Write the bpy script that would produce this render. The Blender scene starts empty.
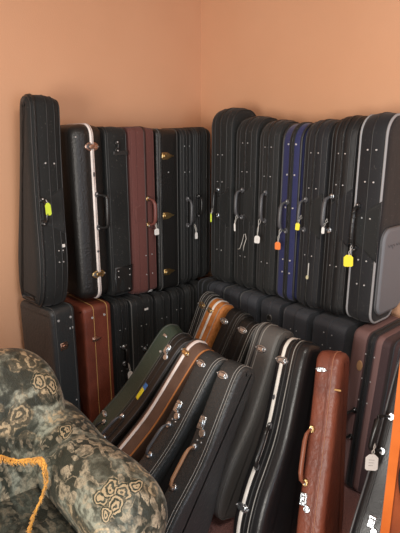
import bpy, bmesh, math, random
from mathutils import Vector, Matrix
random.seed(7)
S = bpy.context.scene
COL = S.collection
PI = math.pi

# ------------------------------------------------------------------ camera
cd = bpy.data.cameras.new('camera'); cam = bpy.data.objects.new('camera', cd); COL.objects.link(cam)
CP = Vector((2.2, -2.0, 1.5))
az = math.atan2(.66, -.75) - math.radians(.85)
g = Vector((math.cos(az), math.sin(az), 0)); pit = math.atan(126.5/480)
fw = g*math.cos(pit) - Vector((0, 0, math.sin(pit)))
cam.location = CP
cam.rotation_euler = fw.to_track_quat('-Z', 'Y').to_euler()
cd.sensor_fit = 'VERTICAL'; cd.sensor_height = 24; cd.lens = 24*480/533; cd.clip_start = .02
S.camera = cam

# ------------------------------------------------------------------ world, lights, exposure
w = bpy.data.worlds.new('world'); S.world = w; w.use_nodes = True
w.node_tree.nodes['Background'].inputs[0].default_value = (1, .9, .8, 1)
w.node_tree.nodes['Background'].inputs[1].default_value = .38
def area(name, loc, target, size, power, color):
    l = bpy.data.lights.new(name, 'AREA'); l.shape = 'SQUARE'; l.size = size; l.energy = power; l.color = color
    o = bpy.data.objects.new(name, l); COL.objects.link(o); o.location = loc
    o.rotation_euler = (Vector(target)-Vector(loc)).to_track_quat('-Z', 'Y').to_euler(); return o
area('ceiling_light', (2.0, -1.5, 2.3), (1.4, -1.2, 0), .45, 11, (1, .93, .84))
area('window_daylight', (4.2, -1.7, 1.3), (1.2, -.6, .5), 1.2, 22, (.75, .85, 1))
area('room_window', (2.3, -4.1, 1.0), (.9, -.4, .7), 1.2, 56, (1, .95, .88))
S.view_settings.view_transform = 'Standard'; S.view_settings.look = 'None'
S.view_settings.gamma = 1; S.view_settings.use_curve_mapping = False
S.view_settings.exposure = .62

# ------------------------------------------------------------------ materials
MC = {}
def mat(name, col, rough=.6, bump=None, metal=0, col2=None, cscale=30, spec=.5, dust=0, sheen=0):
    if 'nylon' in name: spec = .3
    """bump = (kind, scale, strength, (sx,sy,sz))"""
    if name in MC: return MC[name]
    m = bpy.data.materials.new(name); m.use_nodes = True; nt = m.node_tree; N = nt.nodes; L = nt.links
    b = N['Principled BSDF']
    b.inputs['Base Color'].default_value = (*col, 1); b.inputs['Roughness'].default_value = rough
    b.inputs['Metallic'].default_value = metal; b.inputs['Specular IOR Level'].default_value = spec
    if sheen: b.inputs['Sheen Weight'].default_value = sheen; b.inputs['Sheen Roughness'].default_value = .5
    tc = N.new('ShaderNodeTexCoord'); last = None
    if col2:
        n = N.new('ShaderNodeTexNoise'); n.inputs['Scale'].default_value = cscale; n.inputs['Detail'].default_value = 5
        L.new(tc.outputs['Object'], n.inputs['Vector'])
        r = N.new('ShaderNodeValToRGB'); r.color_ramp.elements[0].position = .38; r.color_ramp.elements[1].position = .66
        r.color_ramp.elements[0].color = (*col, 1); r.color_ramp.elements[1].color = (*col2, 1)
        L.new(n.outputs['Fac'], r.inputs['Fac']); last = r.outputs['Color']
    if dust:
        n = N.new('ShaderNodeTexNoise'); n.inputs['Scale'].default_value = 210; n.inputs['Detail'].default_value = 2
        L.new(tc.outputs['Object'], n.inputs['Vector'])
        r = N.new('ShaderNodeValToRGB'); r.color_ramp.elements[0].position = .69; r.color_ramp.elements[1].position = .76
        r.color_ramp.elements[0].color = (0, 0, 0, 1); r.color_ramp.elements[1].color = (dust, dust, dust, 1)
        L.new(n.outputs['Fac'], r.inputs['Fac'])
        mx = N.new('ShaderNodeMix'); mx.data_type = 'RGBA'
        mx.inputs[6].default_value = (*col, 1); mx.inputs[7].default_value = (.35, .33, .3, 1)
        if last: L.new(last, mx.inputs[6])
        L.new(r.outputs['Color'], mx.inputs[0]); last = mx.outputs[2]
    if last: L.new(last, b.inputs['Base Color'])
    if bump:
        kind, sc, st, ax = bump
        mp = N.new('ShaderNodeMapping'); mp.inputs['Scale'].default_value = ax; L.new(tc.outputs['Object'], mp.inputs[0])
        if kind == 'voronoi': n = N.new('ShaderNodeTexVoronoi'); o = n.outputs['Distance']
        else: n = N.new('ShaderNodeTexNoise'); n.inputs['Detail'].default_value = 4; o = n.outputs['Fac']
        n.inputs['Scale'].default_value = sc; L.new(mp.outputs[0], n.inputs['Vector'])
        bp = N.new('ShaderNodeBump'); bp.inputs['Strength'].default_value = st; bp.inputs['Distance'].default_value = .01
        L.new(o, bp.inputs['Height']); L.new(bp.outputs[0], b.inputs['Normal'])
    MC[name] = m; return m

CL = ('noise', 7, .5, (1, 1, .35))
black_cloth = mat('black_nylon', (.0112, .0122, .0122), .72, CL, dust=.5, sheen=.08)
black_cloth2 = mat('charcoal_nylon', (.0155, .0168, .017), .7, ('noise', 9, .6, (1, 1, .4)), dust=.5, sheen=.1)
blue_black = mat('cool_black_nylon', (0.0124, 0.0130, 0.0155), .68, CL, dust=.4, sheen=.1)
navy = mat('navy_nylon', (.02, .025, .095), .65, CL, dust=.4, sheen=.2)
wrinkle = mat('wrinkled_black_nylon', (0.0130, 0.0130, 0.0136), .5, ('noise', 11, 1.0, (1.2, 1, .5)), dust=.3)
lit_black = mat('lit_black_nylon', (.05, .055, .066), .6, CL, dust=.4, sheen=.1)  # black nylon with the light caught by the fronts put into its colour
lit_black2 = mat('dim_lit_black_nylon', (.036, .039, .047), .6, CL, dust=.4, sheen=.1)  # dimmer version, caught light also mixed into the black
maroon = mat('maroon_nylon', (.12, .042, .036), .75, CL, dust=.5, sheen=.1)
plum = mat('faded_maroon_nylon', (0.0525, 0.0294, 0.0315), .72, CL, dust=.4, sheen=.1)
brown_stripe = mat('faded_brown_fabric', (.17, .095, .09), .8, CL, dust=.3)
tolex = mat('black_leatherette', (0.0105, 0.0099, 0.0093), .42, ('noise', 120, .25, (1, 1, 1)), dust=.3)
tolex_sheen = mat('sheen_black_leatherette', (.033, .036, .037), .42, ('noise', 90, .3, (1, 1, 1)), dust=.3)  # black leatherette with a grey reflection put into its base colour
gloss_black = mat('grained_black_plastic', (0.0124, 0.0124, 0.0136), .3, ('noise', 260, .12, (1, 1, 1)), dust=.2)
moulded = mat('moulded_charcoal_plastic', (.095, .093, .09), .45, ('noise', 150, .2, (1, 1, 1)), dust=.2)
green = mat('dark_green_leatherette', (.035, .055, .04), .42, ('noise', 120, .25, (1, 1, 1)), dust=.3)
redbrown = mat('red_brown_leatherette', (.2, .05, .028), .42, ('noise', 120, .25, (1, 1, 1)), col2=(.14, .035, .02), cscale=12)
tan = mat('worn_tan_leather', (0.2125, 0.0612, 0.0340), .42, ('noise', 60, .3, (1, 1, 1)), col2=(.15, .045, .03), cscale=9)
brown = mat('brown_leatherette', (.12, .07, .05), .45, ('noise', 120, .25, (1, 1, 1)), col2=(.09, .05, .035), cscale=14)
orange = mat('orange_tweed', (.55, .2, .05), .6, ('noise', 160, .4, (1, 1, 1)), col2=(.42, .14, .03), cscale=60)
white_strip = mat('white_plastic', (.8, .77, .72), .4, col2=(.6, .57, .53), cscale=20)
pink_strip = mat('pinkish_aluminium', (.85, .78, .74), .4, col2=(.65, .56, .52), cscale=15)
grey_pipe = mat('grey_piping', (.3, .3, .31), .6)
grey_pocket = mat('grey_nylon', (.17, .175, .19), .7, CL)
zipm = mat('black_zipper', (.012, .012, .012), .35, ('noise', 260, .5, (1, 1, 1)))
pipe_black = mat('black_piping', (.022, .022, .022), .45)
stitch = mat('pale_stitching', (.30, .29, .27), .6)
stitch_dim = mat('dull_stitching', (.12, .12, .115), .6)
stitch_y = mat('yellow_stitching', (.5, .3, .1), .6)
plastic = mat('black_plastic', (.015, .015, .015), .3)
grey_plastic = mat('grey_plastic', (.08, .08, .085), .35)
chrome = mat('chrome', (.62, .67, .71), .28, ('noise', 90, .3, (1, 1, 1)), metal=1)
brass = mat('brass', (.65, .47, .22), .32, ('noise', 90, .3, (1, 1, 1)), metal=1)
copper = mat('coppery_chrome', (.62, .42, .33), .33, ('noise', 90, .3, (1, 1, 1)), metal=1)
rivm = mat('nickel_rivet', (.62, .62, .62), .3, metal=.35)
leather_handle = mat('brown_leather_handle', (.26, .09, .05), .4)
maroon_handle = mat('maroon_leather_handle', (.16, .05, .04), .45)
whitecard = mat('white_card', (.75, .73, .7), .7)
yellowcard = mat('yellow_card', (.85, .72, .03), .6)
limecard = mat('lime_card', (.6, .75, .05), .6)
orangecard = mat('orange_card', (.8, .2, .03), .6)
bluecard = mat('blue_tape', (.05, .18, .5), .5)
string = mat('white_string', (.6, .58, .54), .8)
gold = mat('gold_fringe', (.75, .36, .05), .6, sheen=.3)
tanoval = mat('tan_oval_patch', (.42, .24, .12), .6)
wood = mat('orange_varnished_wood', (.62, .15, .025), .3, ('noise', 12, .15, (8, 8, .6)), col2=(.5, .11, .018), cscale=8)
wood_dark = mat('red_brown_varnished_wood', (.3, .07, .02), .35, col2=(.2, .045, .015), cscale=8)
ink = mat('dark_ink', (.04, .035, .035), .6)

# ------------------------------------------------------------------ mesh helper
class M:
    def __init__(s): s.v = []; s.f = []; s.flat = set()
    def ring_loft(s, rings, cap=True, closed=True):
        n = len(rings[0]); b = len(s.v)
        for r in rings: s.v += [tuple(p) for p in r]
        for i in range(len(rings)-1):
            for j in range(n if closed else n-1):
                a = b+i*n+j; c = b+i*n+(j+1) % n
                s.f.append((a, c, c+n, a+n))
        if cap:
            s.flat.add(len(s.f)); s.f.append(tuple(range(b+n-1, b-1, -1)))
            e = b+(len(rings)-1)*n
            s.flat.add(len(s.f)); s.f.append(tuple(range(e, e+n)))
        return s
    def box(s, lo, hi):
        b = len(s.v)
        for z in (lo[2], hi[2]):
            for x, y in ((lo[0], lo[1]), (hi[0], lo[1]), (hi[0], hi[1]), (lo[0], hi[1])): s.v.append((x, y, z))
        for f in ((3, 2, 1, 0), (4, 5, 6, 7), (0, 1, 5, 4), (1, 2, 6, 5), (2, 3, 7, 6), (3, 0, 4, 7)):
            s.flat.add(len(s.f)); s.f.append(tuple(b+i for i in f))
        return s
    def tube(s, pts, r, n=8, close=False):
        pts = [Vector(p) for p in pts]; rings = []; m = len(pts)
        up = Vector((.31, .17, .93))
        for i, p in enumerate(pts):
            if close: t = pts[(i+1) % m]-pts[i-1]
            else: t = pts[min(i+1, m-1)]-pts[max(i-1, 0)]
            t.normalize(); a = t.cross(up)
            if a.length < .05: a = t.cross(Vector((1, 0, 0)))
            a.normalize(); c = t.cross(a); up = c if False else up
            rr = r[i] if isinstance(r, (list, tuple)) else r
            rings.append([p+(a*math.cos(2*PI*k/n)+c*math.sin(2*PI*k/n))*rr for k in range(n)])
        if close: rings.append(rings[0])
        return s.ring_loft(rings, cap=not close)
    def build(s, name, m, parent=None, matrix=None):
        me = bpy.data.meshes.new(name); me.from_pydata(s.v, [], s.f)
        for i, p in enumerate(me.polygons): p.use_smooth = i not in s.flat
        me.materials.append(m); me.update()
        bm = bmesh.new(); bm.from_mesh(me); bmesh.ops.recalc_face_normals(bm, faces=bm.faces); bm.to_mesh(me); bm.free()
        o = bpy.data.objects.new(name, me); COL.objects.link(o)
        if parent: o.parent = parent
        if matrix: o.matrix_world = matrix
        return o
def tag(o, label, cat, group=None):
    o['label'] = label; o['category'] = cat
    if group: o['group'] = group
    return o
def empty(name, loc=(0, 0, 0)):
    o = bpy.data.objects.new(name, None); COL.objects.link(o); o.location = loc; o.empty_display_size = .05; return o

# ------------------------------------------------------------------ room
def struct(name, m, lo, hi):
    o = M().box(lo, hi).build(name, m); o['kind'] = 'structure'; return o
def wallmat():
    m = mat('tan_orange_paint', (.66, .36, .21), .7, ('noise', 160, .08, (1, 1, 1)), col2=(.63, .335, .19), cscale=1.5)
    return m
struct('wall_left', wallmat(), (-.12, -4, 0), (0, .12, 2.7))
struct('wall_right', wallmat(), (0, 0, 0), (3.6, .12, 2.7))
carpet = mat('dusty_pink_carpet', (.34, .15, .13), .95, ('noise', 300, 1, (1, 1, 1)), col2=(.2, .1, .09), cscale=180)
struct('floor', carpet, (-.12, -4, -.1), (3.6, .12, 0))
struct('ceiling', mat('dimmed_ceiling_paint', (.4, .37, .34), .8), (-.12, -4, 2.7), (3.6, .12, 2.8))  # unseen ceiling, darkened so less light bounces onto the upper walls

# ------------------------------------------------------------------ instrument cases
def oblong(W, L, rt=.05, rb=.045, taper=0):
    """outline (y,z): handle side at y=0, wall side at y=W"""
    pts = []
    def arc(cy, cz, r, a0, a1, n=7):
        for i in range(n+1):
            a = a0+(a1-a0)*i/n; pts.append((cy+r*math.cos(a), cz+r*math.sin(a)))
    arc(W-rb, rb, rb, -PI/2, 0); arc(W-taper-rt, L-rt, rt, 0, PI/2)
    arc(taper+rt, L-rt, rt, PI/2, PI); arc(rb, rb, rb, PI, 1.5*PI)
    out = []
    for i, p in enumerate(pts):
        q = pts[(i+1) % len(pts)]; d = math.dist(p, q); k = max(1, int(d/.03))
        for j in range(k): out.append((p[0]+(q[0]-p[0])*j/k, p[1]+(q[1]-p[1])*j/k))
    return out
SHAPE = [(0, .28), (.012, .36), (.05, .455), (.11, .5), (.20, .5), (.30, .46), (.40, .375), (.50, .30), (.60, .265), (.76, .255), (.92, .245), (.965, .215), (.99, .15), (1, .08)]
DART = [(0, .33), (.015, .39), (.05, .46), (.12, .5), (.25, .5), (.5, .38), (.75, .29), (.93, .25), (.97, .22), (.99, .16), (1, .08)]
def shaped(W, L, S_=SHAPE):
    side = []
    for i in range(len(S_)-1):
        p0 = S_[max(0, i-1)]; p1 = S_[i]; p2 = S_[i+1]; p3 = S_[min(len(S_)-1, i+2)]
        k = max(2, int((p2[0]-p1[0])/.025))
        for j in range(k):
            t = j/k
            f = lambda a, b, c, d: .5*(2*b+(c-a)*t+(2*a-5*b+4*c-d)*t*t+(3*b-a-3*c+d)*t**3)
            side.append((f(p0[0], p1[0], p2[0], p3[0]), f(p0[1], p1[1], p2[1], p3[1])))
    side.append(S_[-1])
    out = [(W/2+h*W, z*L) for z, h in side] + [(W/2-h*W, z*L) for z, h in reversed(side)]
    return out
def inset(pts, d):
    n = len(pts); out = []
    for i in range(n):
        a = Vector(pts[i-1]); b = Vector(pts[(i+1) % n]); t = (b-a)
        if t.length < 1e-6: t = Vector((0, 1))
        t.normalize(); nn = Vector((-t.y, t.x)); p = Vector(pts[i])+nn*d
        out.append((p.x, p.y))
    return out
class Case:
    def __init__(c, label, group, T, W, L, m, x=None, y=None, z=0, d=None, yaw=0, wall='right', kind='oblong', hard=False,
                 rt=.05, rb=.045, taper=0, body=True, name='violin_case', lift=None, r=None, bulge=.006, groove=True):
        c.T, c.W, c.L = T, W, L
        c.pts = oblong(W, L, rt, rb, taper) if kind == 'oblong' else shaped(W, L, SHAPE if kind == 'shaped' else DART)
        zx = Vector(d if d else (0, 0, 1)).normalized()
        base = 0 if wall == 'right' else PI/2
        ax = Vector((math.cos(base+yaw), math.sin(base+yaw), 0)); ax = (ax-zx*ax.dot(zx)).normalized(); ay = zx.cross(ax)
        R = Matrix((ax, ay, zx)).transposed()
        root = empty(name); tag(root, label, 'violin case', group)
        if d is None or lift is not None: loc = Vector((x, y, z if lift is None else lift))
        else:   # x, y give the top of the handle side; the case is let down until it stands on the floor at z
            rel = [R @ Vector((sx*T/2, p[0], p[1])) for p in c.pts for sx in (-1, 1)]
            top = R @ Vector((0, c.front(.95*L), .95*L))
            loc = Vector((x-top.x, y-top.y, z-min(v.z for v in rel)-.004))
        root.matrix_world = Matrix.Translation(loc) @ R.to_4x4()
        c.root = root; c.M = root.matrix_world.copy()
        r = r or (.012 if hard else .017); h = T/2; c.r = r
        sec = [(r+.02, -h+.0), (r, -h), (r*.5, -h+r*.13), (r*.13, -h+r*.5), (0, -h+r)]
        if groove: sec += [(-bulge*.6, -.012-.5*(h-r-.012)), (-bulge, -.012), (.002-bulge, -.008), (.002-bulge, .008), (-bulge, .012), (-bulge*.6, .012+.5*(h-r-.012))] if h-r > .016 else [(-bulge, -.005), (-bulge, .005)]
        else: sec += [(-bulge*.75, -.4*(h-r)), (-bulge, 0), (-bulge*.75, .4*(h-r))]
        c.bulge = bulge; c.secs = None
        sec2 = sec + [(i, -xx) for i, xx in reversed(sec[:5])]
        bm = M(); bm.ring_loft([[(xx, p[0], p[1]) for p in inset(c.pts, i)] for i, xx in sec2])
        c.body = c.add('body', bm, m)
    def front(c, z):
        best = None; n = len(c.pts)
        for i in range(n):
            a = c.pts[i]; b = c.pts[(i+1) % n]
            if (a[1]-z)*(b[1]-z) <= 0 and abs(a[1]-b[1]) > 1e-9:
                y = a[0]+(b[0]-a[0])*(z-a[1])/(b[1]-a[1])
                if best is None or y < best: best = y
        return best if best is not None else c.W/2
    def P(c, x, z, n):
        e = .012; y0 = c.front(z); s = (c.front(min(z+e, c.L*.995))-c.front(max(z-e, .004)))/(2*e)
        k = 1/math.sqrt(1+s*s)
        n = n + c.bulge*max(0, 1-abs(x)/(c.T/2))*.9
        return (x, y0-n*k, z+n*s*k)
    def add(c, name, m_, material, parent=None):
        o = m_.build(name, material); o.parent = parent or c.root; return o
    def band(c, x, w, off, material, name='seam_band', h=None):
        h = off if h is None else h
        m = M(); rr = []
        for xx, o in ((x-w/2, -.004), (x-w/2, off*.6), (x-w/2+w*.2, off), (x+w/2-w*.2, off), (x+w/2, off*.6), (x+w/2, -.004)):
            b_ = c.bulge*max(0, 1-abs(x)/(c.T/2))
            rr.append([(xx, p[0], p[1]) for p in inset(c.pts, -(o+b_))])
        m.ring_loft(rr, cap=False)
        return c.add(name, m, material)
    def edge_pipe(c, side, r, material, name='piping', ins=.006):
        ins = c.r*.29; x = side*(c.T/2-ins)
        m = M(); m.tube([(x, p[0], p[1]) for p in inset(c.pts, ins-.001)], r, 6, close=True)
        return c.add(name, m, material)
    def slab(c, poly, n0, n1, name, material, parent=None, bev=0):
        m = M(); cx = sum(p[0] for p in poly)/len(poly); cz = sum(p[1] for p in poly)/len(poly)
        f = lambda s: [(cx+(p[0]-cx)*s, cz+(p[1]-cz)*s) for p in poly]
        rs = [[c.P(px, pz, n0) for px, pz in poly], [c.P(px, pz, n1-(n1-n0)*.3) for px, pz in poly], [c.P(px, pz, n1) for px, pz in f(.86)]]
        m.ring_loft(rs); return c.add(name, m, material, parent)
    def oval(c, x, z, a, b, n1, name, material, parent=None, n0=-.003, seg=14):
        return c.slab([(x+a*math.cos(2*PI*i/seg), z+b*math.sin(2*PI*i/seg)) for i in range(seg)], n0, n1, name, material, parent)
    def rivets(c, zs, xs, r=.0035, material=None):
        for z in zs:
            for x in xs: c.oval(x, z, r, r, .003, 'rivet', material or rivm, seg=8)
    def latch(c, z, x=0, style='oval', material=None, s=1.0):
        material = material or chrome
        if style == 'oval':
            L_ = c.oval(x, z, .026*s, .015*s, .004, 'latch', material)
            c.slab([(x-.012*s, z-.007*s), (x+.016*s, z-.007*s), (x+.016*s, z+.007*s), (x-.012*s, z+.007*s)], .003, .010, 'hasp', material, L_)
            c.oval(x-.001*s, z, .0195*s, .0105*s, .0052, 'latch_recess', grey_plastic, L_, .003)
            for k in (-1, 1): c.oval(x+k*.0225*s, z, .0025, .0025, .007, 'rivet', rivm, L_, .003, 8)
        elif style == 'pointed':
            L_ = c.slab([(x-.022*s, z-.013*s), (x+.004*s, z-.013*s), (x+.018*s, z-.007*s), (x+.036*s, z), (x+.018*s, z+.007*s), (x+.004*s, z+.013*s), (x-.022*s, z+.013*s)], -.003, .005, 'latch', material)
            c.slab([(x-.016*s, z-.005*s), (x+.02*s, z-.004*s), (x+.02*s, z+.004*s), (x-.016*s, z+.005*s)], .004, .011, 'hasp', material, L_)
            c.oval(x-.008*s, z, .008*s, .009*s, .009, 'latch_plate', material, L_, .003)
        elif style == 'plate':
            L_ = c.slab([(x-.014*s, z-.024*s), (x+.014*s, z-.024*s), (x+.014*s, z+.024*s), (x-.014*s, z+.024*s)], -.003, .004, 'latch', material)
            c.slab([(x-.007*s, z-.012*s), (x+.009*s, z-.012*s), (x+.009*s, z+.012*s), (x-.007*s, z+.012*s)], .003, .011, 'hasp', material, L_)
            c.oval(x+.019*s, z-.03*s, .014*s, .014*s, .006, 'latch_catch', material, L_)
        return L_
    def handle(c, z, x=0, l=.1, out=.034, r=.007, material=None, mount=None, lean=0, ribs=False, square=False, wrap=None):
        material = material or plastic
        pts = []
        prof = [(-.5, .004), (-.5, .45), (-.43, .8), (-.3, .97), (-.1, 1), (.1, 1), (.3, .97), (.43, .8), (.5, .45), (.5, .004)]
        if square: prof = [(-.5, .004), (-.5, .7), (-.46, .95), (-.38, 1), (0, 1), (.38, 1), (.46, .95), (.5, .7), (.5, .004)]
        for s, n in prof:
            q = c.P(x, z+s*l, 0); base = Vector(c.P(x, z+s*l*.98, 0)); pts.append(base+Vector((lean*n*out, -n*out, 0)))
        rr = [r*.6]*2+[r*.9]+[r*1.05]*(len(pts)-6)+[r*.9]+[r*.6]*2
        h = c.add('handle', M().tube(pts, rr, 9), material)
        if ribs:
            m = M()
            for i in range(7):
                t = -.36+.12*i; p = Vector(c.P(x, z+t*l, 0))+Vector((lean*out, -out*.99, 0))
                m.tube([p-Vector((0, 0, .003)), p, p+Vector((0, 0, .003))], [r*.9, r*1.35, r*.9], 9)
            c.add('grip_ribs', m, material, h)
        if wrap:
            p = Vector(c.P(x, z, 0))+Vector((lean*out, -out*.99, 0))
            c.add('grip_wrap', M().tube([p-Vector((0, 0, .02)), p+Vector((0, 0, .02))], r*1.25, 9), wrap, h)
        for s in (-1, 1):
            c.oval(x, z+s*l*.5, .011, .013, .008, 'handle_mount', mount or material, h)
            c.oval(x, z+s*l*.5+s*.004, .0035, .0035, .0105, 'mount_rivet', rivm, h, .006, 8)
        return h
    def flap(c, z, x0, x1, hh, material, name='handle_flap'):
        return c.slab([(x0, z-hh*.45), (x1, z-hh), (x1+.001, z), (x1, z+hh), (x0, z+hh*.45)], 0, .0035, name, material)
    def at(c, x, z, n): return c.M @ Vector(c.P(x, z, n))
    def soft_kit(c, zipm_=zipm, pipes=True, two=True, riv=(.88, .73, .3), rx=.016, pm=None, zipx=0):
        c.band(zipx, .009, .0025, zipm_, 'zipper')
        if two:
            for s in (-1, 1): c.band(s*c.T*.27, .0045, .0022, pm or pipe_black, 'piping')
        if pipes:
            for s in (-1, 1): c.edge_pipe(s, .0028, pm or pipe_black)
        if riv: c.rivets([q*c.L for q in riv], [-rx, rx], .0027)
    def hard_kit(c, st=stitch_dim, ins=.016, seam=True, seam_m=None, sides=(-1, 1), double=False):
        if seam: c.band(0, .006, .002, seam_m or pipe_black, 'seam_band')
        for s in sides:
            c.band(s*(c.T/2-ins), .0017, .0014, st, 'stitching')
            if double: c.band(s*(c.T/2-ins-.012), .002, .0014, st, 'stitching')
G_TL = 'upper row of cases along the left wall'
G_TR = 'upper row of cases along the right wall'
G_BL = 'lower row of cases along the left wall'
G_BR = 'lower row of cases along the right wall'
G_RP = 'leaning cases, rear line'
G_FP = 'leaning cases, front line'
tags = []
def sticker(c, x, z, a, b, material, name='sticker'):
    return c.slab([(x-a, z-b), (x+a, z-b), (x+a, z+b), (x-a, z+b)], -.002, .0022, name, material)

# ---- lower row, left wall (stand on the floor)
def BL(label, y0, y1, m, H=.765, xf=.285, **k):
    return Case(label, G_BL, (y1-y0)*.97, xf-.03, H, m, x=xf, y=(y0+y1)/2, z=0, wall='left', **k)
c = BL('large black leatherette case standing at the left end of the lower row beside the armchair', -1.155, -1.025, tolex_sheen, H=.775, yaw=.17, hard=True, rt=.03, rb=.02, r=.014, groove=False, bulge=0)
c.hard_kit(stitch_dim, .018, seam=False); c.rivets([.72], [-.03, .035], .006); c.rivets([.67, .665], [.028, .042], .003)
lt = c.slab([(-.03, .575), (.005, .575), (.012, .59), (.005, .61), (-.03, .61)], -.003, .005, 'latch', copper); c.slab([(-.02, .586), (.0, .586), (.0, .599), (-.02, .599)], .004, .01, 'hasp', copper, lt)
c.rivets([.3], [.035], .004)
c = BL('red-brown leatherette case with yellow stitching standing in the lower left row', -.995, -.842, redbrown, H=.745, hard=True, rt=.025, rb=.02, groove=False, bulge=0)
c.band(-.022, .003, .0018, stitch_y, 'stitching'); c.band(.05, .0035, .002, stitch_y, 'stitching')
c.rivets([.69], [-.03, .035], .006); c.latch(.58, -.018, 'pointed', copper, .85)
c = BL('soft black case between the red-brown case and the wider black one in the lower row', -.832, -.742, black_cloth, H=.735, rt=.035)
c.soft_kit(riv=(.8, .68, .5)); c.handle(.45, 0, .09, .03, .006, mount=chrome); tags.append((c, 0, .41, 'w1'))
c = BL('wide soft black case with a white label, below the maroon case in the lower row', -.733, -.585, black_cloth2, H=.722, rt=.035, r=.02)
c.soft_kit(riv=(.8, .64), two=True); sticker(c, .02, .66, .012, .006, whitecard, 'white_label'); c.handle(.4, 0, .09, .03, .006, mount=chrome)
c.edge_pipe(-1, .0035, stitch_dim)
c = BL('narrow soft black case in the lower left row behind the green case', -.575, -.475, black_cloth2, H=.712, rt=.04); c.soft_kit(riv=(.82,), two=False)
c.handle(.4, 0, .08, .03, .006)
c = BL('slim soft black case in the lower left row, second from the room corner', -.468, -.38, black_cloth, H=.715, rt=.04); c.soft_kit(riv=(.85,), two=False)
c = BL('slim soft black case third from the corner in the lower left row', -.373, -.30, black_cloth2, H=.715, rt=.04); c.soft_kit(riv=None, two=False)
c = BL('slim soft black case closest to the room corner in the lower left row', -.293, -.215, black_cloth, H=.72, rt=.04); c.soft_kit(riv=None, two=False)

# ---- lower row, right wall
def BR(label, x0, x1, m, H=.72, yf=-.305, roll=0, **k):
    H = .75 if x0 < .85 else .744; k.setdefault('r', .01); k['groove'] = False; k['bulge'] = .003
    return Case(label, G_BR, (x1-x0)*.96, .285, H, m, x=(x0+x1)/2, y=yf, z=0, lift=.006, d=(math.sin(roll), 0, math.cos(roll)), wall='right', **k)
lo = [(.31, .395, black_cloth, .735, 'thin soft black case in the lower right row, tucked into the room corner'),
      (.40, .50, lit_black, .735, 'soft black case in the lower right row just past the corner, behind the orange-edged case'),
      (.505, .62, lit_black2, .735, 'soft black case with pale top piping in the lower right row, behind the black-and-orange pair'),
      (.625, .745, lit_black, .73, 'soft black case in the lower right row standing below the blue case')]
for i, (x0, x1, m, H, lab) in enumerate(lo):
    c = BR(lab, x0, x1, m, H, rt=.03); c.soft_kit(zipm_=lit_black2, pm=lit_black2, riv=(.8,) if i else None, two=False)
    if i == 2: c.band(-.045, .0025, .002, stitch_dim, 'stitching')
    if i == 3: c.band(-.05, .0025, .002, stitch_dim, 'stitching')
c = BR('soft black case with a round embossed emblem near its top in the lower right row', .755, .87, lit_black2, .72, rt=.03, roll=.02); c.soft_kit(zipm_=lit_black2, pm=lit_black2, riv=None, two=False)
e_ = c.oval(-.0, .672, .017, .02, .003, 'emblem', stitch_dim); c.oval(-.0, .672, .013, .016, .004, 'emblem_inset', pipe_black, e_, .002)
c.slab([(-.009, .658), (.009, .658), (.007, .664), (-.007, .664)], .002, .0045, 'emblem_bar', stitch_dim, e_)
c = BR('soft black case behind the white-striped black case in the lower right row', .88, 1.02, lit_black, .71, rt=.03, roll=.03); c.soft_kit(zipm_=lit_black2, pm=lit_black2, riv=(.88, .8), two=False)
c.band(-.06, .003, .003, grey_plastic, 'piping')
c = BR('wide soft black case behind the tan leather case in the lower right row', 1.035, 1.20, lit_black2, .70, rt=.03, roll=.045); c.soft_kit(zipm_=lit_black2, pm=lit_black2, riv=(.93, .85, .75), rx=.02, two=False)
c = BR('faded maroon case with dark stripes and a tan oval patch in the lower right row', 1.218, 1.385, plum, .71, rt=.03, roll=.06, groove=False, bulge=.002)
c.band(-.045, .058, .002, brown_stripe, 'side_panel'); c.band(.005, .028, .003, blue_black, 'zipper_panel'); c.band(.005, .006, .0045, zipm, 'zipper')
c.band(.036, .024, .0025, brown_stripe, 'side_panel'); c.rivets([.66, .55, .45], [-.012, .026], .003)
c.oval(-.03, .6, .013, .024, .0055, 'oval_patch', tanoval)
c.handle(.33, -.02, .13, .065, .009, plastic, lean=-.3)
c = BR('dark plum soft case at the right end of the lower row, partly behind orange wood', 1.392, 1.50, plum, .71, rt=.03, roll=.06); c.soft_kit(zipm_=lit_black2, pm=lit_black2, riv=None)

# ---- upper row, left wall (stand on the lower row)
def TL(label, y0, y1, m, z0, z1, xf=.26, W=None, **k):
    return Case(label, G_TL, (y1-y0)*.97, W or xf-.03, z1-z0, m, x=xf, y=(y0+y1)/2, z=z0, wall='left', **k)
c = TL('tall soft black case with a lime tag, leftmost in the upper row', -1.198, -1.05, black_cloth, .782, 1.675, xf=.28, W=.225, kind='dart', yaw=.03, d=(0, .055, .82), lift=.786, r=.03, groove=False, bulge=.004)
c.soft_kit(riv=None, two=False, zipx=-.05); c.band(.0, .003, .002, pipe_black, 'piping'); c.band(.035, .003, .002, pipe_black, 'piping')
c.rivets([.62], [-.015, .025], .0035); c.rivets([.25, .2], [.02, .04], .003)
c.flap(.42, -.045, .055, .1, black_cloth2); c.handle(.42, -.04, .095, .04, .0065, material=plastic)
sticker(c, .045, .27, .007, .007, whitecard, 'white_label'); sticker(c, .03, .47, .004, .013, whitecard, 'zip_pull')
tags.append((c, -.04, .46, 'lime'))
c = TL('black hard case with a white aluminium stripe down its front in the upper row', -.985, -.828, tolex, .772, 1.562, xf=.27, hard=True, rt=.045, rb=.045, r=.03)
c.band(.012, .017, .0045, pink_strip, 'valance'); c.band(.012, .004, .0055, mat('grey_groove', (.3, .27, .26), .4), 'valance_groove')
c.latch(.70, .012, 'oval', copper, 1.35); c.latch(.12, .012, 'oval', brass, 1.35)
c.handle(.415, .02, .15, .05, .0085, plastic, grey_plastic, lean=.5, square=True)
c.oval(.012, .58, .005, .012, .008, 'key_lock', grey_plastic); c.oval(.012, .23, .006, .006, .008, 'key_lock', grey_plastic)
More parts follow.
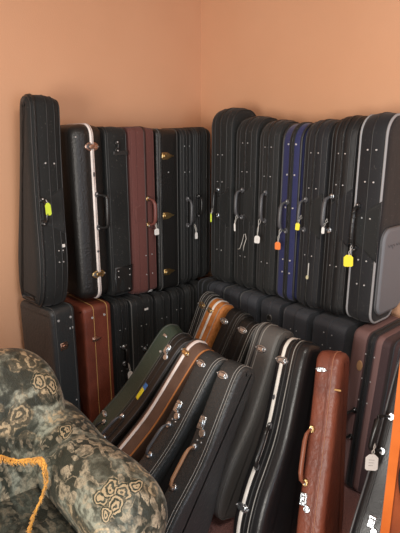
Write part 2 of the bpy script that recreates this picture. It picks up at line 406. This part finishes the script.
c.oval(-.062, .74, .003, .003, .003, 'rivet', rivm)
c = TL('plain soft black case between the white-striped case and the maroon case', -.82, -.698, black_cloth, .752, 1.557, rt=.04, rb=.035, groove=False, bulge=.003)
c.edge_pipe(-1, .003, pipe_black); c.edge_pipe(1, .003, pipe_black); c.band(-.045, .003, .002, pipe_black, 'piping')
c.slab([(-.02, .68), (.06, .68), (.06, .70), (-.02, .70)], 0, .004, 'strap', pipe_black); c.handle(.72, 0, .03, .012, .003)
c.slab([(-.04, .015), (.06, .015), (.06, .15), (-.04, .15)], 0, .003, 'corner_panel', mat('dark_vinyl', (.014, .014, .014), .4)); c.rivets([.13, .1], [-.02, .045], .0035); c.rivets([.03], [.04], .004)
c = TL('maroon soft case with a maroon handle in the upper left row', -.69, -.54, maroon, .735, 1.557, rt=.03, rb=.03, groove=False)
c.band(.012, .012, .002, mat('dark_maroon_zip', (.035, .015, .013), .5), 'zipper'); c.edge_pipe(-1, .003, maroon); c.edge_pipe(1, .003, maroon); c.band(-.04, .003, .002, maroon, 'piping')
c.flap(.41, -.055, .05, .08, maroon); c.handle(.42, .02, .13, .045, .009, maroon_handle, brass, lean=.3); c.rivets([.2, .1], [0, .04], .003)
m_ = M(); m_.tube([c.P(.02+.012*math.cos(a), .012+.010*math.sin(a), .009+.004*math.sin(a)) for a in [i*PI/6 for i in range(13)]], .002, 6); c.add('zip_ring', m_, rivm)
tags.append((c, .035, .37, 'w2'))
c = TL('black stitched leatherette case with ornate pointed brass latches in the upper row', -.53, -.385, tolex, .722, 1.552, hard=True, rt=.03, rb=.03, groove=False, bulge=0)
c.hard_kit(stitch_dim, .012, seam=False, sides=(1,)); c.band(-.045, .01, .003, zipm, 'seam_band'); c.band(-.055, .002, .003, stitch_dim, 'stitching')
for z in (.70, .40, .10): c.latch(z, -.012, 'pointed', brass, 1.35)
m_ = M(); c.oval(.0, .62, .003, .003, .003, 'rivet', rivm)
c = TL('soft black case with a looped handle and small white tag, right of the brass-latched case', -.378, -.295, black_cloth, .728, 1.552, rt=.04)
c.soft_kit(riv=(.9, .74)); c.handle(.40, 0, .14, .035, .007, grey_plastic); tags.append((c, .02, .33, 'w3'))
c = TL('thin soft black case second from the corner at the end of the upper left row', -.288, -.232, black_cloth2, .735, 1.555, rt=.04)
c.soft_kit(riv=None); c.handle(.42, 0, .1, .03, .006)
c = TL('thin soft black case squeezed right into the corner of the upper left row', -.225, -.15, black_cloth, .735, 1.56, rt=.04, xf=.25); c.soft_kit(riv=None, two=False)

# ---- upper row, right wall
def TR(label, x0, x1, m, z0, z1, yf=-.265, roll=.0, W=.2, **k):
    k['rt'] = .085; z1 -= .012
    return Case(label, G_TR, (x1-x0)*.96, W, z1-z0, m, x=(x0+x1)/2, y=yf, z=0, lift=z0, d=(math.sin(roll), 0, math.cos(roll)), wall='right', **k)
c = TR('tallest soft black case, rising above its neighbours just right of the room corner', .375, .53, black_cloth, .77, 1.66, rt=.06, r=.02, yf=-.275)
c.soft_kit(riv=(.75, .6, .2)); c.handle(.42, -.01, .13, .035, .007, mount=chrome); c.slab([(-.02, .45), (.06, .50), (.06, .506), (-.02, .456)], 0, .004, 'strap', pipe_black)
c.flap(.4, -.01, .06, .1, black_cloth); sticker(c, .05, .415, .004, .004, whitecard, 'white_label'); tags.append((c, -.01, .39, 'y1'))
c = TR('soft black case with a hooked white wire, next right of the tallest case', .54, .68, black_cloth, .769, 1.615, rt=.055)
c.soft_kit(riv=(.86, .7, .2)); c.handle(.43, -.01, .13, .04, .0085, grey_plastic, lean=-.2); c.flap(.43, -.005, .055, .1, black_cloth2); sticker(c, .045, .49, .005, .006, whitecard, 'white_label')
m_ = M(); m_.tube([c.P(a, b, .006) for a, b in ((-.03, .2), (-.015, .205), (.0, .24), (.01, .28), (.02, .285), (.025, .26), (.012, .225), (.01, .2))], .0018, 6); c.add('wire_hook', m_, string)
tags.append((c, -.01, .37, 'w4'))
c = TR('soft black case with a white octagonal tag immediately left of the blue case', .69, .812, black_cloth2, .768, 1.595, rt=.05)
c.soft_kit(riv=(.86, .7, .2), rx=.018); c.handle(.43, -.005, .13, .036, .008, grey_plastic, lean=.1); tags.append((c, -.005, .37, 'w5'))
c = TR('navy blue soft case with a black zipper panel and orange tag in the upper row', .82, .93, navy, .767, 1.582, rt=.05, roll=.005, groove=False, bulge=.003)
c.band(.004, .024, .003, black_cloth, 'zipper_panel'); c.band(.004, .006, .0045, zipm, 'zipper'); c.edge_pipe(-1, .006, pipe_black); c.edge_pipe(1, .006, pipe_black)
c.rivets([.715, .585, .44, .2, .14], [-.016, .024], .004); c.handle(.40, -.005, .13, .038, .0085, grey_plastic, lean=-.3); tags.append((c, -.01, .34, 'or'))
c = TR('soft black case with a white zip pull, next right of the blue case', .938, 1.058, blue_black, .766, 1.59, rt=.05, roll=.005)
c.soft_kit(riv=(.84, .66, .3), rx=.018); c.flap(.42, -.03, .05, .1, black_cloth2); c.handle(.42, -.03, .13, .035, .007, grey_plastic, lean=-.3)
sticker(c, .005, .18, .0025, .03, string, 'zip_pull'); c.oval(.004, .145, .006, .01, .006, 'zip_pull', mat('cream_pull', (.6, .55, .35), .5)); tags.append((c, -.03, .37, 'y2'))
c = TR('soft black case with wrinkled front panel and thick handle, right of the yellow-tagged one', 1.065, 1.187, wrinkle, .765, 1.60, rt=.05, roll=.005, r=.02)
c.soft_kit(riv=(.83, .68, .27), rx=.015); c.flap(.43, -.03, .06, .12, blue_black); c.handle(.44, -.03, .14, .04, .0095, grey_plastic, chrome, lean=-.3); sticker(c, .04, .47, .004, .008, whitecard, 'white_label'); tags.append((c, -.03, .38, 'w6'))
c = TR('large charcoal case with grey piping and grey side pocket, rightmost in upper row', 1.192, 1.315, blue_black, .764, 1.61, rt=.05, rb=.06, roll=0, r=.022, groove=False, bulge=.004)
c.edge_pipe(-1, .0055, grey_pipe, ins=.004); c.edge_pipe(1, .0055, grey_pipe, ins=.004)
c.band(.0, .004, .002, pipe_black, 'zipper'); c.rivets([.70, .58, .44, .27], [-.015, .02], .0035); c.rivets([.17], [-.012, .02], .0035)
c.handle(.40, -.035, .17, .035, .009, plastic, ribs=True); c.flap(.39, -.04, .06, .12, black_cloth2); tags.append((c, -.03, .325, 'y3'))
# pocket on its broad right side
pk = oblong(.215, .36, .05, .05)
m_ = M(); X = c.T/2
m_.ring_loft([[(X-.004, .02+p[0], .04+p[1]) for p in pk], [(X+.008, .02+p[0], .04+p[1]) for p in pk], [(X+.016, .02+p[0], .04+p[1]) for p in inset(pk, .012)]])
pkt = c.add('side_pocket', m_, grey_pocket)
m_ = M(); m_.tube([(X+.006, .02+p[0], .04+p[1]) for p in pk], .003, 6, close=True); c.add('pocket_piping', m_, grey_plastic, pkt)
m_ = M()
for i in range(5):
    y = .055+i*.022
    m_.tube([(X+.0165, y+.008*math.cos(a), .325+.009*math.sin(a)) for a in [k*PI/4 for k in range(3+i % 3*2)]], .0014, 5)
c.add('pocket_lettering', m_, grey_plastic, pkt)

# ---- leaning cases, rear line
def RP(label, x, y, d, m, T=.125, W=.225, L=.79, grp=G_RP, **k):
    k.setdefault('kind', 'shaped'); k.setdefault('hard', True); k.setdefault('groove', False); k.setdefault('bulge', 0)
    return Case(label, grp, T, W, L, m, x=x, y=y, d=(d[0], d[1], .72), wall='right', **k)
c = RP('black case with pale edge stitching behind the orange-edged case, left in the rear line', .525, -.455, (.12, .2), tolex, T=.088, L=.765)
c.hard_kit(stitch, .02, double=True); c.latch(.70, 0, 'oval', brass); c.handle(.42, 0, .1, .03, .007)
c = RP('orange tweed case with two white stripes leaning in the rear line', .635, -.485, (.14, .26), orange, T=.095, L=.77)
c.band(-.008, .013, .0035, white_strip, 'valance'); c.band(.03, .004, .002, stitch, 'stitching'); c.band(-.045, .004, .002, stitch, 'stitching'); c.latch(.71, -.02, 'oval', brass, .9); c.handle(.42, 0, .1, .03, .007)
c = RP('black case with a rounded top and thin double stitching, just right of the orange case', .755, -.48, (.13, .29), tolex, T=.105, L=.755)
c.hard_kit(stitch_dim, .02, double=True, sides=(1,)); c.latch(.68, -.04, 'oval', chrome); c.handle(.42, 0, .1, .03, .007)
c = RP('narrow black case with chrome oval latch leaning between two black cases, mid rear line', .885, -.54, (.1, .27), tolex, T=.105, L=.75)
c.hard_kit(stitch, .012, double=True, sides=(1,)); c.latch(.70, -.01, 'oval', chrome)
c = RP('large moulded charcoal case with curved sides and a white-wrapped handle, mid rear line', 1.05, -.60, (.02, .27), moulded, T=.13, W=.25, L=.79, r=.02)
c.band(-.03, .006, .003, pipe_black, 'seam_band'); c.band(-.045, .0025, .0025, stitch, 'stitching'); c.band(-.015, .0025, .0025, stitch, 'stitching'); c.edge_pipe(1, .003, stitch_dim); c.edge_pipe(-1, .003, stitch_dim)
c.latch(.69, .0, 'oval', chrome); c.handle(.40, -.03, .12, .035, .0075, plastic, chrome, wrap=string); c.latch(.17, -.03, 'plate', chrome, .8); c.rivets([.28, .26], [.02], .003)
c = RP('black grained hard case with a white stripe and black handle in the rear line', 1.208, -.64, (-.065, .27), gloss_black, T=.13, W=.26, L=.785, r=.02, yaw=0)
c.band(-.03, .014, .004, white_strip, 'valance'); c.band(-.006, .004, .004, pipe_black, 'seam_band'); c.band(.012, .003, .0025, stitch, 'stitching'); c.band(.025, .004, .004, pipe_black, 'piping')
c.latch(.70, -.03, 'oval', chrome, 1.1); c.latch(.16, -.03, 'oval', chrome, 1.1); c.handle(.38, -.022, .15, .035, .0085, plastic, grey_plastic, lean=.25)
c.oval(-.03, .56, .005, .01, .008, 'key_lock', grey_plastic)
c = RP('worn tan leather case with a leather handle at the right of the leaning cases', 1.345, -.61, (-.12, .2), tan, T=.096, W=.235, L=.765, yaw=.2, kind='dart', r=.02)
c.band(.006, .005, .0025, mat('tan_seam', (.16, .045, .025), .5), 'seam_band'); c.band(.018, .002, .003, mat('light_tan_stitching', (.42, .2, .12), .5), 'stitching')
c.slab([(-.044, .70), (-.03, .691), (-.008, .693), (.004, .70), (-.008, .708), (-.03, .709)], -.002, .005, 'latch', chrome)
c.handle(.40, -.03, .18, .035, .008, leather_handle, brass, lean=-.3); c.latch(.255, -.03, 'plate', chrome, .9); sticker(c, .045, .64, .012, .003, stitch_y, 'scuff_mark')
c = RP('black hard case with a white tag, beside the orange wood at lower right', 1.60, -.50, (.0, .24), gloss_black, T=.12, W=.24, L=.79, r=.022, yaw=.2)
c.band(-.03, .006, .003, pipe_black, 'seam_band'); c.band(.03, .0025, .002, stitch_dim, 'stitching'); c.band(.04, .0025, .002, stitch_dim, 'stitching'); c.edge_pipe(-1, .004, grey_plastic)
c.handle(.53, -.03, .12, .05, .009, plastic, chrome, square=True, lean=-.6); c.rivets([.6], [.03], .004); c.latch(.25, 0, 'plate', chrome, .8); tags.append((c, -.045, .49, 'w7'))

# ---- leaning cases, front line
def FP(label, x, y, d, m, **k): return RP(label, x, y, d, m, grp=G_FP, **k)
c = FP('dark green leatherette case leaning at the left end of the front line', .69, -.83, (.32, .29), green, T=.10, L=.78, W=.22)
c.hard_kit(stitch_dim, .014, seam=False); c.slab([(-.012, .735), (.012, .74), (.010, .748), (-.012, .745)], 0, .006, 'latch', chrome); c.oval(.03, .68, .005, .005, .006, 'rivet', rivm)
c.latch(.27, -.02, 'oval', chrome, .7); c.handle(.2, .01, .1, .03, .006, plastic, chrome)
c = FP('black case with a blue and yellow sticker leaning beside the green case', .79, -.855, (.29, .31), tolex, T=.082, L=.785, W=.22)
c.hard_kit(stitch_dim, .014, double=False); c.band(.03, .004, .004, grey_plastic, 'seam_band'); c.latch(.70, -.02, 'plate', chrome, .9)
sticker(c, -.015, .47, .009, .03, yellowcard, 'yellow_sticker'); sticker(c, -.012, .508, .011, .014, bluecard, 'blue_sticker')
c.handle(.28, -.015, .12, .03, .006, grey_plastic, chrome)
c = FP('brown leatherette case with a cream stripe and orange piping in the front line', .892, -.86, (.22, .36), brown, T=.087, L=.785, W=.22)
c.band(-.02, .014, .0035, pink_strip, 'valance'); c.edge_pipe(1, .004, mat('orange_piping', (.45, .17, .05), .5)); c.latch(.725, -.02, 'oval', brass, .9); c.edge_pipe(-1, .003, pipe_black); c.latch(.22, -.02, 'plate', brass, .8)
c = FP('black case with chrome latches between the brown case and the other black case, front line', .997, -.875, (.12, .39), tolex_sheen, T=.10, L=.77, W=.225)
c.hard_kit(stitch, .012, seam=False, double=True, sides=(1,)); c.latch(.715, -.02, 'oval', chrome, .9); c.latch(.53, -.025, 'plate', chrome); c.rivets([.48], [-.02, .0], .003)
c.handle(.39, -.02, .13, .035, .006, grey_plastic, chrome); c.latch(.2, -.02, 'plate', chrome)
c = FP('black case with tan-wrapped handle and pale double stitching at the right of the front line', 1.104, -.865, (.0, .40), tolex_sheen, T=.1, L=.775, W=.215)
c.hard_kit(stitch, .014, seam=False, double=True, sides=(1,)); c.latch(.715, -.02, 'oval', chrome); c.latch(.53, -.03, 'plate', chrome, 1.05); c.rivets([.47], [-.02, .0], .003)
c.handle(.37, -.02, .15, .035, .0065, mat('tan_handle_wrap', (.35, .19, .1), .5), chrome); c.latch(.18, -.02, 'plate', chrome)

# ------------------------------------------------------------------ price tags
TAGS = {'w1': ('white price tag hanging low between the red-brown and black cases', whitecard, (.013, .02), .03),
 'lime': ('lime green oval tag tied to the far left case handle', limecard, (.012, .026), .004),
 'w2': ('white tag hanging from the maroon handle of the maroon case', whitecard, (.013, .016), .03),
 'w3': ('small white tag hanging beside the corner, right of the brass-latched case', whitecard, (.008, .018), .035),
 'y1': ('narrow lime-yellow tag hanging from the tallest case near the corner', limecard, (.004, .022), .02),
 'w4': ('slim white tag on a string above the hooked wire', whitecard, (.004, .02), .03),
 'w5': ('white octagonal tag hanging from the case left of the blue case', whitecard, (.013, .018), .07),
 'or': ('orange tag hanging from the navy blue case', orangecard, (.013, .018), .05),
 'y2': ('small yellow tag beside the handle right of the blue case', yellowcard, (.009, .016), -.02),
 'w6': ('small white tag on the handle of the wrinkled black case', whitecard, (.006, .014), -.01),
 'y3': ('bright yellow tag hanging from the grey-piped case', yellowcard, (.018, .024), .03),
 'w7': ('white tag hanging from the black case handle beside the orange wood', whitecard, (.02, .03), .025)}
for c, x, z, k in tags:
    lab, m, (a, b), drop = TAGS[k]
    out = .045 if k != 'w7' else .075
    p = c.at(x, z, out); right = (c.M.to_3x3() @ Vector((1, 0, 0))); right.z = 0; right.normalize()
    fr = Vector((right.y, -right.x, 0))
    q = p-Vector((0, 0, drop+b))+fr*.006
    t = empty('price_tag', q); tag(t, lab, 'tag', 'paper tags on the cases')
    yaw = math.atan2(right.y, right.x)+random.uniform(-.1, .1)+(.45 if c.M.to_3x3().col[0].x > .5 else -.1)
    rx = random.uniform(-.06, .06)
    ca = [(-a, -b*.8), (-a*.7, -b), (a*.7, -b), (a, -b*.8), (a, b*.6), (a*.45, b), (-a*.45, b), (-a, b*.6)]
    mm = M().ring_loft([[(u, -.0008, v) for u, v in ca], [(u, .0008, v) for u, v in ca]])
    o = mm.build('tag_card', m); o.parent = t; o.rotation_euler = (0, rx, yaw)
    top = Vector((0, 0, b*.7)); kn = p-q
    if k == 'w7' or k == 'w5' or k == 'w2':
        ms = M()
        for i in range(3): ms.box((-a*.5, -.0014, b*.3-i*b*.35), (a*(.4-.1*i), -.0009, b*.3-i*b*.35+b*.06))
        o2 = ms.build('tag_writing', mat('faint_pencil', (.35, .33, .32), .7)); o2.parent = o
    ms = M(); mid = (top+kn)/2+right*.004
    if kn.z < top.z+.01: kn = top+Vector((0, 0, .03))+right*.01
    ms.tube([top, (top+kn)/2+right*.004, kn, kn+Vector((0, 0, .008))-fr*.008, kn+right*.003-fr*.012-Vector((0, 0, .004)), (top+kn)/2-right*.003, top], .0013, 5)
    o3 = ms.build('tag_string', string); o3.parent = t

# ------------------------------------------------------------------ armchair with floral tapestry
def tapestry(name, dark, mid, pale, rose, sc=1.0, blooms=()):
    m = bpy.data.materials.new(name); m.use_nodes = True; nt = m.node_tree; N = nt.nodes; L = nt.links
    b = N['Principled BSDF']; b.inputs['Roughness'].default_value = .42; b.inputs['Sheen Weight'].default_value = .08; b.inputs['Specular IOR Level'].default_value = .35
    tc = N.new('ShaderNodeTexCoord')
    def math_(op, a, b_=None, c=None):
        n = N.new('ShaderNodeMath'); n.operation = op
        for i, v in enumerate((a, b_, c)):
            if v is None: continue
            if isinstance(v, (int, float)): n.inputs[i].default_value = v
            else: L.new(v, n.inputs[i])
        return n.outputs[0]
    def noise(scale, detail, vec, dist=0):
        n = N.new('ShaderNodeTexNoise'); n.inputs['Scale'].default_value = scale; n.inputs['Detail'].default_value = detail
        n.inputs['Distortion'].default_value = dist; L.new(vec, n.inputs['Vector']); return n
    def mix(f, a, b_):
        n = N.new('ShaderNodeMix'); n.data_type = 'RGBA'; n.clamp_factor = True
        L.new(f, n.inputs[0])
        for i, v in ((6, a), (7, b_)):
            if isinstance(v, tuple): n.inputs[i].default_value = (*v, 1)
            else: L.new(v, n.inputs[i])
        return n.outputs[2]
    def step(v, lo, hi):
        n = N.new('ShaderNodeMapRange'); n.interpolation_type = 'SMOOTHSTEP'; L.new(v, n.inputs[0]); n.inputs[1].default_value = lo; n.inputs[2].default_value = hi; return n.outputs[0]
    src = tc.outputs['Object']
    nz = noise(9*sc, 2, src); 
    va = N.new('ShaderNodeVectorMath'); va.operation = 'MULTIPLY_ADD'; L.new(nz.outputs['Color'], va.inputs[0]); va.inputs[1].default_value = (.07, .07, .07); L.new(src, va.inputs[2])
    nz2 = noise(38*sc, 3, src)
    vb = N.new('ShaderNodeVectorMath'); vb.operation = 'MULTIPLY_ADD'; L.new(nz2.outputs['Color'], vb.inputs[0]); vb.inputs[1].default_value = (.03, .03, .03); L.new(va.outputs[0], vb.inputs[2])
    warp = vb.outputs[0]
    def leaves(rot, stretch, scale, th):
        mp = N.new('ShaderNodeMapping'); mp.inputs['Rotation'].default_value = rot; mp.inputs['Scale'].default_value = stretch; L.new(warp, mp.inputs[0])
        v = N.new('ShaderNodeTexVoronoi'); v.inputs['Scale'].default_value = scale*sc; L.new(mp.outputs[0], v.inputs['Vector'])
        body = step(v.outputs['Distance'], th, th-.08)
        vein = step(math_('ABSOLUTE', math_('SINE', math_('MULTIPLY', v.outputs['Distance'], 26))), .1, .6)
        return math_('MULTIPLY', body, math_('ADD', .45, math_('MULTIPLY', vein, .55)))
    m1 = step(noise(6*sc, 2, src, .4).outputs['Fac'], .42, .5)
    l1 = math_('MULTIPLY', leaves((.4, .7, .5), (1, 2.6, 1), 21, .50), m1)
    l2 = math_('MULTIPLY', leaves((1.2, -.5, 2.0), (1.3, 2.4, 1), 34, .46), math_('SUBTRACT', 1, m1))
    leaf = math_('MAXIMUM', l1, math_('MULTIPLY', l2, .75))
    vn = noise(9*sc, 1, warp, .3).outputs['Fac']
    vine = step(math_('ABSOLUTE', math_('SUBTRACT', vn, .5)), .009, .004)
    leaf = math_('MAXIMUM', leaf, math_('MULTIPLY', vine, .6))
    v2 = N.new('ShaderNodeTexVoronoi'); v2.inputs['Scale'].default_value = 15*sc; v2.inputs['Randomness'].default_value = .5; L.new(warp, v2.inputs['Vector'])
    d2 = v2.outputs['Distance']
    ring = math_('SINE', math_('MULTIPLY', math_('ADD', d2, math_('MULTIPLY', noise(60*sc, 2, src).outputs['Fac'], .3)), 27))
    clus = step(noise(5*sc, 1, src).outputs['Fac'], .52, .57)
    rosef = math_('MULTIPLY', clus, math_('MULTIPLY', step(d2, .62, .5), math_('ADD', .15, math_('MULTIPLY', step(ring, -.1, .5), .8))))
    leaf = math_('MULTIPLY', leaf, math_('SUBTRACT', 1, clus))
    # worn weave breaks the motifs up
    weave = step(noise(75*sc, 4, src).outputs['Fac'], .36, .6)
    brk = math_('ADD', .3, math_('MULTIPLY', weave, .7))
    leaf = math_('MULTIPLY', leaf, brk); rosef = math_('MULTIPLY', rosef, brk)
    sheen_f = step(noise(5*sc, 7, src, 2.2).outputs['Fac'], .47, .6)  # mask for pale satin highlights painted into the cloth colour
    base = mix(noise(30*sc, 6, src, .8).outputs['Fac'], dark, mid)
    base = mix(math_('MULTIPLY', math_('MULTIPLY', sheen_f, brk), .85), base, pale)
    base = mix(leaf, base, (rose[0]*.85, rose[1]*.92, rose[2]*1.05))
    base = mix(rosef, base, rose)
    for (bx, by, bz, br) in blooms:      # woven roses at set places on the cloth
        dd = N.new('ShaderNodeVectorMath'); dd.operation = 'DISTANCE'; L.new(vb.outputs[0], dd.inputs[0]); dd.inputs[1].default_value = (bx+.05, by+.05, bz+.05)
        rr = math_('DIVIDE', dd.outputs['Value'], br*1.45)
        wob = math_('ADD', rr, math_('MULTIPLY', noise(70, 2, src).outputs['Fac'], .35))
        pet = step(math_('SINE', math_('MULTIPLY', wob, 17)), -.3, .4)
        base = mix(math_('MULTIPLY', step(rr, 1.0, .85), .8), base, (dark[0]*3, dark[1]*3, dark[2]*2.5))
        base = mix(math_('MULTIPLY', math_('MULTIPLY', pet, step(rr, 1.0, .9)), .85), base, rose)
    fine = noise(230, 2, src).outputs['Fac']
    base = mix(math_('MULTIPLY', step(fine, .5, .75), .3), base, dark)
    L.new(base, b.inputs['Base Color'])
    bp = N.new('ShaderNodeBump'); bp.inputs['Strength'].default_value = .35; bp.inputs['Distance'].default_value = .008
    hsum = math_('ADD', math_('MULTIPLY', leaf, .3), math_('ADD', math_('MULTIPLY', fine, .5), math_('MULTIPLY', noise(12, 3, src, .5).outputs['Fac'], 2.6)))
    L.new(hsum, bp.inputs['Height']); L.new(bp.outputs[0], b.inputs['Normal'])
    return m
tap = tapestry('floral_tapestry', (.006, .009, .007), (.06, .062, .042), (.36, .37, .29), (.50, .38, .23), .85,
               blooms=[(1.242, -1.492, .605, .021), (1.247, -1.461, .624, .020), (1.28, -1.442, .622, .019), (1.292, -1.47, .607, .021), (1.285, -1.497, .59, .017), (1.29, -1.405, .623, .017),
                       (.85, -1.42, .75, .024), (.845, -1.46, .77, .02), (.97, -1.43, .642, .016)])
tap_shade = tapestry('shaded_floral_tapestry', (.006, .007, .005), (.03, .032, .022), (.12, .135, .11), (.2, .16, .1), .85)  # same tapestry with the shadow inside the chair put into its colours

def supring(axis, cpos, hw, z0, z1, p=2.6, n=40, shift=0):
    """closed ring in the plane across `axis`; wide part hw, from z0 to z1"""
    out = []
    for i in range(n):
        a = 2*PI*i/n; ca, sa = math.cos(a), math.sin(a)
        u = hw*math.copysign(abs(ca)**(2/p), ca); v = (z1-z0)/2*math.copysign(abs(sa)**(2/p), sa)
        u += shift*((v/((z1-z0)/2)+1)/2)
        zz = (z0+z1)/2+v
        out.append((cpos[0], cpos[1]+u, zz) if axis == 'x' else (cpos[0]+u, cpos[1], zz))
    return out
chair = empty('armchair', (1.0, -1.85, 0)); tag(chair, 'armchair covered in green and beige floral tapestry in the left foreground', 'armchair')
def part(name, m, material, parent=chair, sub=0):
    o = m.build(name, material); o.parent = parent; o.matrix_parent_inverse = Matrix.Translation((-1.0, 1.85, 0)) if parent is chair else Matrix()
    if sub: s = o.modifiers.new('s', 'SUBSURF'); s.levels = s.render_levels = sub
    return o
def armrest(name, yo, sgn):
    rings = []
    for i in range(29):
        t = i/28; x = .76+t*.60
        e = max(0, (t-.8)/.2); k = max(math.sqrt(max(0, 1-e**2.4)), .08)
        zt = .655-.025*t+.007*math.sin(t*11); cz = zt-.115; ring = []
        for q in range(48):
            a = 2*PI*q/48; ca, sa = math.cos(a), math.sin(a)
            r = .112*(1+.025*math.sin(3*a+t*6))
            if sa >= -.35: u, v = r*ca*1.0, r*sa*1.02
            else:          # the panel below the roll
                f = (-sa-.35)/.65; u = r*ca*(1-.0*f)*.92 if abs(ca) > .0 else 0
                u = .095*max(-1, min(1, ca*1.6)); v = -.04-(cz-.16)*min(1, f*1.25)
            ring.append((x, yo-sgn*.112+u*(.35+.65*k), cz+v*(.3+.7*k)))
        rings.append(ring)
    m = M().ring_loft(rings); return part(name, m, tap, sub=1)
armrest('armrest', -1.305, 1)
armrest('armrest', -2.40, -1)
rings = []
for i in range(41):
    t = i/40; y = -1.345-t*1.02
    s_ = min(t, 1-t)*2
    e = max(0, 1-s_/.42); k = math.sqrt(max(.0, 1-e**2.3))
    top = .62+.245*k+.004*math.sin(t*30)
    rings.append(supring('y', (.80, y, 0), .13*(.25+.75*min(1, k*1.5)), .14, top, 2.6, 44, shift=-.05))
m = M().ring_loft(rings); part('backrest', m, tap, sub=1)
m = M(); rings = []
for i in range(13):
    t = i/12; x = .8+t*.62; e = abs(t*2-1)**6; rings.append(supring('x', (x, -1.85, 0), .36*(1-.08*e), .3+.02*e, .46-.03*e, 6, 44))
m.ring_loft(rings); part('seat_cushion', m, tap_shade, sub=1)
m = M().box((.66, -2.26, .1), (1.36, -1.44, .31)); part('seat_base', m, tap_shade)
for lx in (.70, 1.30):
    for ly in (-2.2, -1.5):
        part('leg', M().tube([(lx, ly, 0), (lx, ly, .06), (lx, ly, .12)], [.018, .026, .028], 12), wood_dark)
# inner back panel under the hem of the cover and the gold fringe along it
FR = [(.935, -2.1, .64), (.935, -1.85, .645), (.937, -1.7, .645), (.94, -1.63, .632), (.95, -1.59, .605), (.99, -1.56, .615), (1.05, -1.55, .645), (1.06, -1.545, .615), (1.045, -1.54, .56), (1.03, -1.55, .51), (1.035, -1.575, .478), (1.07, -1.605, .472), (1.12, -1.64, .47)]
def smooth(P_, k=8):
    P_ = [Vector(p) for p in P_]; out = []
    for i in range(len(P_)-1):
        p0, p1, p2, p3 = P_[max(0, i-1)], P_[i], P_[i+1], P_[min(len(P_)-1, i+2)]
        for j in range(k):
            t = j/k; out.append(.5*(2*p1+(p2-p0)*t+(2*p0-5*p1+4*p2-p3)*t*t+(3*p1-p0-3*p2+p3)*t**3))
    out.append(P_[-1]); return out
path = smooth(FR, 10)
m = M(); m.tube([p+Vector((random.uniform(-1, 1), random.uniform(-1, 1), random.uniform(-1, 1)))*.0015 for p in path], .003, 7)
for i, p in enumerate(path):
    for q in range(3):
        a = p+Vector((random.uniform(-.004, .004), random.uniform(-.004, .004), 0)); dx = random.uniform(-.012, .012)
        ln = random.uniform(.010, .024)
        tdir = (path[min(i+1, len(path)-1)]-path[max(i-1, 0)]).normalized()
        outw = Vector((.008, 0, 0)) if i < 35 else Vector((0, -.008, 0))
        m.tube([a, a+tdir*dx*.5+Vector((0, 0, -ln*.5))+outw, a+tdir*dx+Vector((0, 0, -ln))+outw*.6], [.0016, .0014, .001], 4)
part('gold_fringe', m, gold)

# ------------------------------------------------------------------ orange wooden cabinet side at the right edge
cab = empty('wooden_cabinet', (1.83, -.87, 0)); tag(cab, 'orange varnished wooden cabinet end at the lower right edge', 'cabinet')
def cpart(name, m, material):
    o = m.build(name, material); o.parent = cab; o.matrix_parent_inverse = Matrix.Translation((-1.83, .87, 0)); return o

U = Vector((.92, .39, 0)).normalized(); Vn = Vector((U.y, -U.x, 0)); O = Vector((1.768, -1.0, 0))
def cbox(u0, u1, n0, n1, z0, z1):
    m = M().box((u0, n0, z0), (u1, n1, z1)); m.v = [tuple(O+U*a+Vn*b+Vector((0, 0, c_))) for a, b, c_ in m.v]; return m
cpart('post', cbox(0, .021, -.03, .0, 0, 1.03), wood)
cpart('panel', cbox(.02, .42, -.026, -.012, .03, 1.0), wood_dark)
cpart('post', cbox(.42, .441, -.03, 0, 0, 1.03), wood)
cpart('side_panel', cbox(0.001, .02, -.26, -.03, .0, 1.03), wood)
cpart('side_panel', cbox(.421, .44, -.26, -.03, .0, 1.03), wood)
cpart('top', cbox(-.0, .441, -.26, .0, 1.03, 1.045), wood)
cq = smooth([(.10, .0, .83), (.06, -.003, .80), (.035, -.006, .765), (.028, -.006, .72), (.04, -.006, .66), (.07, -.006, .62), (.12, -.006, .6)], 6)
cpart('hanging_cord', M().tube([O+U*p.x+Vn*p.y+Vector((0, 0, p.z)) for p in cq], .0028, 7), plastic)
